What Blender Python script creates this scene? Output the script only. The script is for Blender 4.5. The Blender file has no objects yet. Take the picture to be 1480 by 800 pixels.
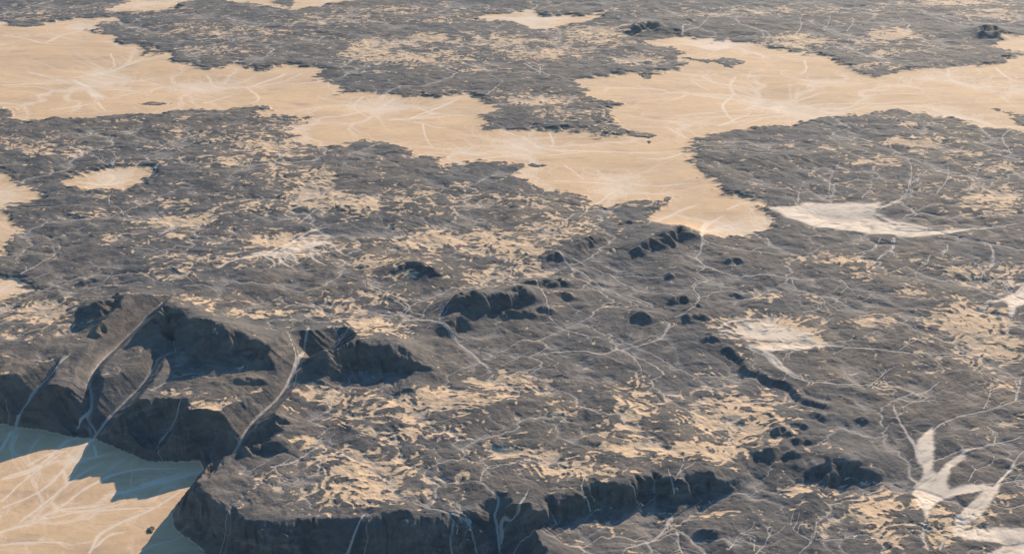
import bpy, math, heapq, time
import numpy as np
T0 = time.time()
R = math.radians
f32 = np.float32

# ------------------------------------------------------------------ camera, sky, sun, exposure
scene = bpy.context.scene
H_CAM, PITCH, HFOV = 3000.0, R(24.0), R(50.0)
cam_data = bpy.data.cameras.new('camera')
cam_data.sensor_fit = 'HORIZONTAL'; cam_data.sensor_width = 36
cam_data.lens = 18 / math.tan(HFOV / 2)
cam_data.clip_start = 10; cam_data.clip_end = 600000
cam = bpy.data.objects.new('camera', cam_data)
cam.location = (0, 0, H_CAM); cam.rotation_euler = (math.pi / 2 - PITCH, 0, 0)
scene.collection.objects.link(cam); scene.camera = cam

SUN_ELEV, SUN_AZ = R(23.5), R(30)          # azimuth east of straight ahead: the sun stands behind the far ridge, to the right
world = bpy.data.worlds.new('World'); scene.world = world; world.use_nodes = True
nt = world.node_tree; nt.nodes.clear()
wo = nt.nodes.new('ShaderNodeOutputWorld'); bg = nt.nodes.new('ShaderNodeBackground'); sky = nt.nodes.new('ShaderNodeTexSky')
sky.sky_type = 'NISHITA'; sky.sun_disc = False; sky.sun_elevation = SUN_ELEV; sky.sun_rotation = SUN_AZ
sky.altitude = 800; sky.air_density = 1.6; sky.dust_density = 0.4; sky.ozone_density = 2.5
bg.inputs['Strength'].default_value = 0.085
tint = nt.nodes.new('ShaderNodeMix'); tint.data_type = 'RGBA'; tint.blend_type = 'MULTIPLY'; tint.inputs[0].default_value = 1.0; tint.inputs[7].default_value = (0.62, 0.97, 1.30, 1)
nt.links.new(sky.outputs[0], tint.inputs[6]); nt.links.new(tint.outputs[2], bg.inputs[0]); nt.links.new(bg.outputs[0], wo.inputs[0])
sun_d = bpy.data.lights.new('sun', 'SUN'); sun_d.energy = 5.0; sun_d.angle = R(0.5); sun_d.color = (1.0, 0.82, 0.63)
sun = bpy.data.objects.new('sun', sun_d); scene.collection.objects.link(sun)
sun.rotation_euler = (-(math.pi / 2 - SUN_ELEV), 0, -SUN_AZ)
sun.location = (3000, 6000, 5000)
scene.view_settings.view_transform = 'Standard'; scene.view_settings.look = 'None'
scene.view_settings.exposure = 0.75; scene.view_settings.gamma = 1.0
scene.cycles.use_denoising = True
scene.cycles.max_bounces = 4; scene.cycles.diffuse_bounces = 2

# ------------------------------------------------------------------ survey of the photograph -> ground plan
F = 740 / math.tan(HFOV / 2)
cp, sp = math.cos(PITCH), math.sin(PITCH)
def plan(px, py, z=0.0):                  # where a sight line meets height z
    r, u = (px - 740) / F, (400 - py) / F
    dy, dz = cp + u * sp, -sp + u * cp
    t = (z - H_CAM) / dz
    return r * t, dy * t
def UV(px, py, z=0.0):
    x, y = plan(px, py, z); return x / y, math.log(y)
def uvpoly(pts, z=0.0): return np.array([UV(p[0], p[1], p[2] if len(p) > 2 else z) for p in pts])

D = 0.00115
U0, U1, V0, V1 = -0.64, 0.64, math.log(3450), math.log(19500)
uc = np.arange(U0, U1, D); vc = np.arange(V0, V1, D)
def grow(n, total):
    k = 1.0
    for _ in range(60):
        s = D * sum(k ** i for i in range(1, n + 1))
        k *= (total / s) ** (1.0 / n)
    return np.cumsum([D * k ** i for i in range(1, n + 1)])
gu = grow(60, 2.6); gv0 = grow(50, V0 - math.log(500)); gv1 = grow(60, math.log(120000) - V1)
u = np.concatenate([uc[0] - gu[::-1], uc, uc[-1] + gu]); v = np.concatenate([vc[0] - gv0[::-1], vc, vc[-1] + gv1])
NU, NV = len(u), len(v)
ci, cj = slice(50, 50 + len(vc)), slice(60, 60 + len(uc))
Uf, Vf = np.meshgrid(u.astype(f32), v.astype(f32))
Yw = np.exp(Vf); Xw = Uf * Yw
CELL = (D * Yw)
print('grid', NU, NV, NU * NV)

# ------------------------------------------------------------------ noise
_rng = np.random.RandomState(11)
_ang = _rng.rand(256, 256) * 2 * np.pi
_gx, _gy = np.cos(_ang).astype(f32), np.sin(_ang).astype(f32)
def perlin(x, y, ox=0.0, oy=0.0):
    x = x + f32(ox + 1000); y = y + f32(oy + 1000)
    xi = np.floor(x); yi = np.floor(y); fx = x - xi; fy = y - yi
    xi = xi.astype(np.int32) & 255; yi = yi.astype(np.int32) & 255
    x1 = (xi + 1) & 255; y1 = (yi + 1) & 255
    g = lambda a, b, dx, dy: _gx[a, b] * dx + _gy[a, b] * dy
    su = fx * fx * fx * (fx * (fx * 6 - 15) + 10); sv = fy * fy * fy * (fy * (fy * 6 - 15) + 10)
    a = g(xi, yi, fx, fy); b = g(x1, yi, fx - 1, fy); c = g(xi, y1, fx, fy - 1); d = g(x1, y1, fx - 1, fy - 1)
    ab = a + su * (b - a); cd = c + su * (d - c)
    return (ab + sv * (cd - ab)) * f32(1.5)
def sstep(a, b, x):
    t = np.clip((x - a) / (b - a), 0, 1); return t * t * (3 - 2 * t)
def fbm(wl, octs, seed, gain=0.5, ridged=False, x=None, y=None, lod=True):
    x = Xw if x is None else x; y = Yw if y is None else y
    out = 0; amp = 1.0; tot = 0
    cell = CELL if x.shape == CELL.shape else None
    for o in range(octs):
        n = perlin(x / f32(wl), y / f32(wl), seed * 17.3 + o * 5.7, seed * 7.9 - o * 3.1)
        if ridged: n = 1 - 2 * np.abs(n)
        if lod and cell is not None: n = n * sstep(1.5, 3.5, wl / cell)
        out = out + n * f32(amp); tot += amp; amp *= gain; wl *= 0.5
    return out / tot
def blur(a, r, n=2):                       # repeated box blur
    for _ in range(n):
        for ax in (0, 1):
            p = np.pad(a, [(r + 1, r) if k == ax else (0, 0) for k in (0, 1)], mode='edge')
            c = np.cumsum(p, axis=ax, dtype=np.float64)
            m = a.shape[ax]
            hi = np.take(c, np.arange(2 * r + 1, 2 * r + 1 + m), axis=ax); lo = np.take(c, np.arange(0, m), axis=ax)
            a = ((hi - lo) / (2 * r + 1)).astype(f32)
    return a

# ------------------------------------------------------------------ distances (metres) to surveyed lines and outlines
def window(poly, pad):
    a, b = poly.min(0) - pad, poly.max(0) + pad
    j0, j1 = np.searchsorted(u, [a[0], b[0]]); i0, i1 = np.searchsorted(v, [a[1], b[1]])
    return slice(i0, max(i1, i0 + 2)), slice(j0, max(j1, j0 + 2))
def poly_sdf(poly, pad=0.06):              # + inside, metres; -inf far outside
    wi, wj = window(poly, pad)
    P, Q = Uf[wi, wj], Vf[wi, wj]
    d2 = np.full(P.shape, 1e9, f32); ins = np.zeros(P.shape, bool)
    n = len(poly)
    for k in range(n):
        a, b = poly[k], poly[(k + 1) % n]
        e = b - a; L = max(e @ e, 1e-12)
        # restrict each segment to its neighbourhood for the distance
        t = np.clip(((P - a[0]) * e[0] + (Q - a[1]) * e[1]) / L, 0, 1)
        dx = P - a[0] - t * e[0]; dy = Q - a[1] - t * e[1]
        np.minimum(d2, dx * dx + dy * dy, out=d2)
        if a[1] != b[1]:
            c = (Q[:, :1] >= min(a[1], b[1])) & (Q[:, :1] < max(a[1], b[1]))
            xs = a[0] + (Q[:, :1] - a[1]) / (b[1] - a[1]) * e[0]
            ins ^= c & (P < xs)
    d = np.sqrt(d2) * Yw[wi, wj]
    return wi, wj, np.where(ins, d, -d)
def merge_sdf(polys, pad=0.05):
    out = np.full(Uf.shape, -2000, f32)
    for p in polys:
        wi, wj, s = poly_sdf(p, pad)
        out[wi, wj] = np.maximum(out[wi, wj], s)
    return out
def line_field(pts, pad):                  # unsigned distance (m), signed side, param 0..1, running height, length
    wi, wj = window(pts[:, :2], pad)
    P, Q = Uf[wi, wj], Vf[wi, wj]
    d2 = np.full(P.shape, 1e9, f32); side = np.zeros(P.shape, f32); par = np.zeros(P.shape, f32); zz = np.zeros(P.shape, f32)
    seg = np.sqrt(((pts[1:, :2] - pts[:-1, :2]) ** 2).sum(1)); cum = np.concatenate([[0], np.cumsum(seg)])
    for k in range(len(pts) - 1):
        a, b = pts[k, :2], pts[k + 1, :2]; e = b - a; L = max(e @ e, 1e-12)
        t = np.clip(((P - a[0]) * e[0] + (Q - a[1]) * e[1]) / L, 0, 1)
        dx = P - a[0] - t * e[0]; dy = Q - a[1] - t * e[1]; dd = dx * dx + dy * dy
        m = dd < d2
        d2[m] = dd[m]; side[m] = np.sign(e[0] * dy - e[1] * dx)[m]
        par[m] = ((cum[k] + t * seg[k]) / cum[-1])[m]
        if pts.shape[1] > 2: zz[m] = (pts[k, 2] + t * (pts[k + 1, 2] - pts[k, 2]))[m]
    return wi, wj, np.sqrt(d2) * Yw[wi, wj], side, par, zz, cum[-1]
def resample(pts, n=6, wob=0.0, seed=0):   # smooth a traced line (Catmull-Rom) and let it wander a little
    pts = np.asarray(pts, float); P = np.vstack([2 * pts[0] - pts[1], pts, 2 * pts[-1] - pts[-2]]); out = []
    for k in range(1, len(P) - 2):
        for t in np.arange(n) / n:
            out.append(0.5 * (2 * P[k] + (P[k + 1] - P[k - 1]) * t + (2 * P[k - 1] - 5 * P[k] + 4 * P[k + 1] - P[k + 2]) * t ** 2 + (3 * P[k] - P[k - 1] - 3 * P[k + 1] + P[k + 2]) * t ** 3))
    out.append(P[-2]); out = np.array(out)
    if wob:
        r = np.random.RandomState(seed); w = r.randn(len(out), 2) * wob; w[0] = w[-1] = 0; out[:, :2] += w
    return out

# ------------------------------------------------------------------ surveyed outlines (photograph coordinates)
B = -205.0                                  # floor of the south-west basin
SAND_BAND = [(-260,30),(-120,36),(0,32),(20,35),(51,38),(68,32),(111,27),(162,24),(184,28),(149,31),(128,40),(125,47),(145,49),(169,51),(177,61),(206,64),(220,79),(243,75),(250,83),(282,90),(290,95),(321,95),(338,91),(358,93),(372,98),(392,91),(429,92),(463,98),(446,108),(470,117),(495,125),(473,136),(490,135),(524,132),(574,135),(625,139),(672,137),(699,145),(720,159),(689,166),(699,176),(683,182),(710,189),(743,184),(794,184),(845,189),(862,195),(895,194),(905,189),(892,178),(892,169),(894,162),(872,155),(887,150),(858,147),(843,135),(855,128),(814,117),(862,110),(922,106),(983,101),(985,91),(976,86),(988,81),(980,69),(939,59),(973,51),(988,51),(1000,54),(1064,56),(1095,61),(1149,73),(1203,83),(1213,90),(1230,101),(1271,107),(1318,101),(1385,98),(1426,91),(1475,81),(1600,76),(1800,80),(1900,170),(1700,190),(1480,187),(1453,184),(1416,182),(1385,174),(1338,164),(1301,158),(1250,159),(1206,161),(1179,167),(1132,181),(1105,182),(1064,186),(1027,193),(1000,203),(990,221),(1000,236),(1021,253),(1048,267),(1054,279),(1071,282),(1098,290),(1081,295),(1108,312),(1105,326),(1078,333),(1041,338),(1010,337),(990,327),(963,324),(936,316),(946,302),(963,288),(946,285),(912,285),(889,292),(857,292),(845,282),(811,272),(791,270),(747,258),(733,250),(755,236),(699,231),(666,233),(632,240),(630,225),(603,225),(601,216),(568,207),(524,204),(490,209),(473,212),(422,203),(439,194),(419,186),(436,176),(427,166),(378,169),(368,160),(382,155),(304,154),(257,157),(236,166),(169,164),(101,172),(84,169),(34,174),(22,169),(25,159),(0,152),(-90,148),(-300,150)]
SAND_POLYS = [SAND_BAND,
 [(1520,48),(1480,50),(1455,55),(1443,65),(1450,72),(1485,79),(1600,76),(1600,50)],
 [(-160,236),(0,238),(10,246),(25,258),(48,282),(20,289),(5,302),(25,318),(31,328),(8,340),(3,362),(0,366),(-120,370)],
 [(90,258),(110,250),(160,242),(205,240),(216,248),(208,262),(180,272),(130,270),(105,266)],
 [(-100,403),(0,402),(20,402),(34,410),(47,421),(20,427),(0,433),(-80,440)],
 [(160,15),(190,2),(200,-9),(280,-9),(268,5),(250,13),(175,15)],
 [(328,0),(310,-8),(395,-9),(393,8),(345,3)],
 [(419,0),(405,-9),(535,-9),(500,5),(449,12),(425,12)],
 [(680,21),(726,17),(757,12),(777,11),(794,19),(848,23),(880,14),(858,30),(811,34),(777,38),(760,34),(733,28),(693,26)]]
BASIN = [(-400,600),(-150,612),(0,613),(40,618),(75,624),(110,632),(135,634),(160,644),(180,652),(215,666),(260,668),(286,667),(297,683),(285,700),(270,715),(250,742),(256,765),(272,780),(300,800),(345,828),(420,842),(500,836),(570,824),(640,826),(700,838),(735,870),(760,1500),(-900,1500),(-900,600)]
SINKS = [(130,128,900,34),(330,122,600,20),(1125,150,800,30),(545,150,500,18),(775,212,600,22),(905,262,420,16),(1040,322,300,12),(1030,60,500,20),(1350,120,800,16),(160,256,260,14),(-20,280,500,25),(770,25,700,22),(1230,312,520,26),(430,358,240,14),(1340,690,130,10),(1110,485,220,12)]

def pn(pts, z=0.0): return uvpoly(pts, z)
sd_hi = merge_sdf([pn(p) for p in SAND_POLYS])
ISLANDS_HOLE = []
sd_basin = merge_sdf([pn(BASIN, B)], 0.5)
print('sdf', time.time() - T0)

# ragged contacts
ragg = fbm(900, 7, 3, 0.62)
wx = fbm(260, 4, 5); wy = fbm(260, 4, 6)
edge = sd_hi + ragg * 0.018 * Yw + fbm(480, 3, 9) * .011 * Yw + fbm(170, 5, 4, 0.75) * 0.009 * Yw
edge = edge + (perlin(Uf / f32(D * 11), Vf / f32(D * 7), 3, 8) * .006 + perlin(Uf / f32(D * 5), Vf / f32(D * 4), 1, 2) * .0045) * Yw
edge_b = sd_basin + fbm(240, 5, 8, 0.55) * 26

# ------------------------------------------------------------------ relief
h = fbm(2600, 3, 21) * 22 + fbm(900, 3, 22) * 34
wX = Xw + wx * 120; wY = Yw + wy * 120
rid = fbm(420, 6, 23, 0.55, ridged=True, x=wX, y=wY)
rough = fbm(90, 5, 24, 0.62)
mound = fbm(260, 3, 25, ridged=False, x=wX, y=wY)
h = h + rid * 13 + rough * 4.5 + np.maximum(mound, 0) * 16
h_sand = fbm(2600, 3, 21) * 20 - 9 + fbm(900, 3, 27) * 9 + fbm(120, 4, 28) * 0.9
for (x, y, r, dep) in SINKS:
    cx, cy = plan(x, y)
    g = np.exp(-((Xw - cx) ** 2 + (Yw - cy) ** 2) / (2 * r * r))
    h_sand = h_sand - g * dep; h = h - g * dep * 0.8
t_s = sstep(-110, 70, edge)
h = h * (1 - t_s) + h_sand * t_s

# steep south-west basin wall, fluted
flute = fbm(75, 4, 31, 0.6, ridged=True, x=wX, y=wY * 0.35)
big = fbm(420, 3, 32); spur_w = fbm(170, 4, 36, .6, ridged=True, x=Xw, y=Yw * .4)
gul = fbm(34, 3, 34, 0.6, ridged=True, x=wX + wY * .25, y=wY * 0.22)
out = np.maximum(-edge_b, 0)
wall = np.clip((out + flute * 24 * sstep(0, 60, out) + gul * 13 * sstep(0, 50, out) + (big * 75 + spur_w * 60) * sstep(20, 120, out)) / 205, 0, 1)
wall = 1 - (1 - wall) ** 1.35
floor_b = B + fbm(500, 3, 33) * 5 - np.maximum(edge_b, 0) * 0.02
inb = sstep(0, 6, edge_b)
h = np.where(edge_b > 0, floor_b, B + (h - B) * wall + gul * 10 * sstep(.02, .25, wall) * sstep(1.0, .75, wall))

# scarps: polyline of the brink (photo, left to right), height in metres, reach of the hollow below it
SC = [
 ([(725,752),(765,732),(800,716),(842,714),(852,700),(905,703),(925,690),(950,684),(985,692),(1005,684),(1035,685),(1062,684),(1086,692)],82,300),
 ([(1142,672),(1165,668),(1190,668),(1202,676),(1208,664),(1225,672),(1240,688)],75,200),
 ([(1245,684),(1262,680),(1282,684)],35,120),
 ([(1093,656),(1108,650),(1128,652)],45,100),([(1120,628),(1130,622),(1140,632)],38,90),([(1148,640),(1162,634),(1173,640)],38,80),
 ([(1170,603),(1182,598),(1190,606)],30,80),([(1147,618),(1156,614),(1164,622)],28,80),([(1238,606),(1246,602),(1250,608)],25,80),
 ([(1134,662),(1145,655),(1160,662)],25,70),
 ([(452,540),(470,512),(480,500),(520,497),(560,499),(600,500),(632,506)],150,300),
 ([(640,533),(590,530),(565,536)][::-1],30,90),
 ([(438,508),(444,495),(452,494),(466,502)],50,110),
 ([(203,480),(222,462),(242,450),(262,462),(285,470),(305,490),(325,515)],150,300),
 ([(318,520),(333,505),(350,500),(375,508),(395,516),(402,528)],80,200),
 ([(330,552),(345,549),(395,549)],32,90),
 ([(130,458),(146,446),(170,432),(182,440),(200,450),(206,460)],85,200),
 ([(137,485),(150,472),(160,478)],45,90),([(160,475),(172,464),(190,478)],50,110),
 ([(345,650),(365,618),(385,606),(410,598),(445,598)],60,170),
 ([(345,652),(372,634),(400,634),(425,642)],55,150),
 ([(108,412),(128,405),(150,404)],28,120),
 ([(660,450),(672,438),(685,436),(692,448)],80,160),
 ([(688,450),(700,436),(730,430),(745,428),(760,436)],95,190),
 ([(735,430),(742,424),(755,424),(770,436)],60,140),
 ([(715,456),(735,450),(752,452),(765,450),(775,460)],40,110),([(776,450),(790,446),(800,452)],36,100),
 ([(756,408),(770,406),(782,412)],42,110),([(783,408),(795,404),(803,412)],45,110),([(803,404),(812,402),(822,410)],35,100),
 ([(806,425),(815,422),(826,430)],30,100),
 ([(644,478),(652,464),(662,458),(668,468)],70,150),([(660,448),(664,443),(672,447)],25,90),
 ([(836,366),(846,352),(858,342),(872,332),(882,328)],42,150),([(846,352),(870,344),(886,342)],25,110),
 ([(893,322),(905,318),(918,320)],22,110),([(922,364),(935,352),(948,350),(956,344)],50,170),([(956,352),(965,340),(975,332),(984,330),(990,342)],70,200),
 ([(910,366),(918,362),(926,366)],18,80),
 ([(568,395),(585,387),(600,387),(620,396),(650,398)],42,170),
 ([(796,372),(805,366),(814,374)],30,130),([(966,398),(975,393),(985,396)],32,120),
 ([(970,438),(982,430),(1000,436)],35,140),([(915,460),(928,456),(942,462)],34,130),
 ([(1000,462),(1012,456),(1022,462)],25,100),([(1012,494),(1025,488),(1036,494)],26,90),([(1040,506),(1052,502),(1064,510)],26,90),
 ([(1046,378),(1062,372),(1072,378)],26,130),([(1052,425),(1064,422),(1074,428)],20,110),([(992,442),(1004,440),(1014,446)],20,100),
 ([(1052,503),(1062,512),(1074,521),(1083,534),(1097,539),(1113,549),(1130,553),(1148,562),(1158,576),(1180,581),(1198,589),(1205,602)],36,44),
 ([(985,452),(996,462),(1010,466)],22,60),([(1020,480),(1032,488),(1044,492)],24,60),
 ([(12,192),(24,189),(38,193)],13,120),([(105,193),(118,191),(130,195)],12,120),([(45,203),(62,199),(84,204)],12,150),([(108,207),(122,204),(132,208)],13,120),
 ([(905,42),(920,37),(936,31),(950,38),(960,42)],105,260),([(955,26),(970,24),(982,28)],24,200),([(985,30),(995,27),(1004,31)],40,220),
 ([(1410,48),(1416,43),(1424,42),(1430,48)],80,200),([(1428,48),(1434,43),(1442,43),(1448,48)],75,200),
 ([(1002,765),(1012,758),(1030,762),(1042,768)],32,90),
([(560,745),(580,735),(600,740)],28,80),
 ([(570,568),(585,563),(602,568)],20,90),([(798,545),(812,540),(828,546)],14,90),
 ([(740,372),(760,366),(770,370)],18,110),
 ([(1235,672),(1228,668)],10,60),([(730,800),(752,785),(780,780),(800,795)],40,120),([(250,537),(258,533),(262,540)],18,60),
 ([(245,385),(255,392),(262,398)],18,60),
]
def taper(par, e=0.16): return sstep(0, e, par) * sstep(0, e, 1 - par)
warp_s = flute * 9 + fbm(160, 4, 41, 0.55) * 26
spur = fbm(230, 5, 43, 0.6); spur2 = fbm(75, 5, 44, 0.65)
for k, (pts, hh, reach) in enumerate(SC):
    if len(pts) < 9 and pts[0][0] > 790 and 320 < pts[0][1] < 480: hh *= 1.25
    ku, kd = (0.45, 0.55) if len(pts) >= 9 and hh > 45 else ((0.1, 0.95) if len(pts) >= 9 else (0.78, 0.24))
    zt = ku * hh; reach = reach * 1.25
    P = resample(uvpoly(pts, zt), 4, 0.0007 if len(pts) > 4 else 0, k)
    Yc = math.exp(P[:, 1].mean())
    wi, wj, d, side, par, _, L = line_field(P, (reach * 2.4 + 1.6 * hh) / Yc)
    if d.size < 9: continue
    s = d * side + warp_s[wi, wj] * min(1.0, hh / 80)
    al = (par * L * Yc).astype(f32)
    fl1 = 1 - 2 * np.abs(perlin(al / f32(max(38, hh * .62)), d / f32(420), k * 3.7, 1.3)); fl2 = 1 - 2 * np.abs(perlin(al / f32(max(16, hh * .22)), d / f32(260), k * 1.7, 9.3))
    s = s + spur2[wi, wj] * np.clip(hh, 20, 60) * (1.1 if hh != 36 else .4)
    s = s - (fl1 * .20 + fl2 * .13) * hh * np.exp(-(d / (hh * 1.6)) ** 2) - spur[wi, wj] * hh * .5 * np.exp(-(d / (hh * 2.5)) ** 2)
    tp = taper(par, 0.34 if len(pts) < 9 else 0.14) * (1 + (0.45 if hh != 36 else 0.15) * perlin(al / f32(hh * 2.1), d / f32(600), k * 2.3, 4.1))
    run = hh * 1.15
    a = np.maximum(-s, 0)
    # hollow below the brink
    dig = kd * hh * sstep(-0.15, 1, a / run) * np.exp(-(np.maximum(a - run, 0) / reach) ** 2)
    up = ku * hh * np.exp(-(np.maximum(s, 0) / (reach * 0.9)) ** 2) * sstep(run * (0.6 if ku < .7 else 1.0), -5, a)
    dig = dig * np.exp(-(np.maximum(s, 0) / 25) ** 2)
    band_ = sstep(-run * .3, run * .2, a) * sstep(run * 2.2, run * .9, a) * np.exp(-(np.maximum(s, 0) / (hh * .5 + 1)) ** 2)
    fl3 = 1 - 2 * np.abs(perlin(al / f32(max(13, hh * .17)) + wx[wi, wj], d / f32(hh * 1.6), k * 5.1, 2.7))
    dl = ((up - dig) * tp).astype(f32)
    if min(dl.shape) > 30:
        wgt = sstep(hh * .5, hh * 1.3, d); dl = dl * (1 - wgt) + blur(dl, 9, 2) * wgt; dl = blur(dl, 1, 1)
    h[wi, wj] += dl + fl3 * band_ * np.clip(tp, 0, 1) * hh * .055
print('scarps', time.time() - T0)

# two dark cinder hills and small cones
HILLS = [(936,47,230,35,'w'),(1419,55,130,70,'a'),(1439,55,140,66,'b'),(620,398,260,40,'c'),(972,42,300,30,'d')]
for (x, y, r, hh, _) in HILLS:
    cx, cy = plan(x, y); rr = np.sqrt((Xw - cx) ** 2 + ((Yw - cy)) ** 2) * (1 + 0.18 * mound)
    h += hh * np.clip(1 - rr / (r * 1.35), 0, 1) ** 1.2

# valleys through the basin rim and their washes (photo x, photo y, height)
VAL = [
 ([(20,618,B),(27,600,-150),(32,590,-125),(48,568,-70),(64,550,-38),(78,533,-22),(110,505,-10)],3,.62),
 ([(111,628,B),(122,612,-150),(132,594,-110),(133,570,-70),(130,550,-45),(140,528,-35),(175,495,-38),(225,455,-22),(262,430,-8)],4,.60),
 ([(133,634,B),(150,612,-148),(170,590,-110),(199,560,-70),(215,545,-58),(235,525,-70),(270,520,-80)],5,.55),
 ([(222,650,B),(236,632,-150),(250,613,-100),(262,598,-55),(272,583,-28)],5,.7),
 ([(300,680,B),(320,668,-160),(338,652,-125),(350,632,-85),(362,612,-62),(378,596,-48),(405,572,-38),(425,545,-40),(437,520,-38),(441,505,-44)],6,.5),
 ([(310,676,B),(350,655,-120),(380,650,-92),(399,640,-55)],8,.5),
 ([(480,840,B),(497,800,-110),(512,772,-52),(533,733,-15)],6,.65),
 ([(690,835,B),(693,797,-150),(680,765,-70),(676,743,-25)],5,.65),
 ([(712,845,B),(722,805,-165),(718,776,-115),(719,762,-92),(715,746,-60),(720,729,-40),(706,706,-22),(693,696,-15)],8,.55),
 ([(720,812,-170),(722,792,-140),(728,770,-105),(727,752,-70),(747,733,-25)],5,.6),
 ([(466,527,-95),(478,508,-50),(489,490,-20),(517,470,-8)],5,.55),
]
for pts, w, sl in VAL:
    P = np.column_stack([uvpoly(pts), [p[2] for p in pts]])
    P = resample(P, 5, 0.0004, 5)
    wi, wj, d, side, par, zz, L = line_field(P, 0.13)
    lim = zz + np.maximum(d - w, 0) * sl + flute[wi, wj] * 5 * sstep(10, 60, d) + np.maximum(d-60,0)*0.3
    lim = lim + np.maximum(d - 150, 0) * 1.2 + 60 * sstep(.45, 1.0, par)
    cur = h[wi, wj]
    k = 10.0                                # soft minimum
    m = np.clip(0.5 + 0.5 * (lim - cur) / k, 0, 1)
    new = lim * (1 - m) + cur * m - k * m * (1 - m) * 0.5
    h[wi, wj] = np.minimum(new, cur)
h = np.where(edge_b > 0, np.minimum(np.maximum(h, floor_b), floor_b), h)
print('valleys', time.time() - T0)

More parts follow.
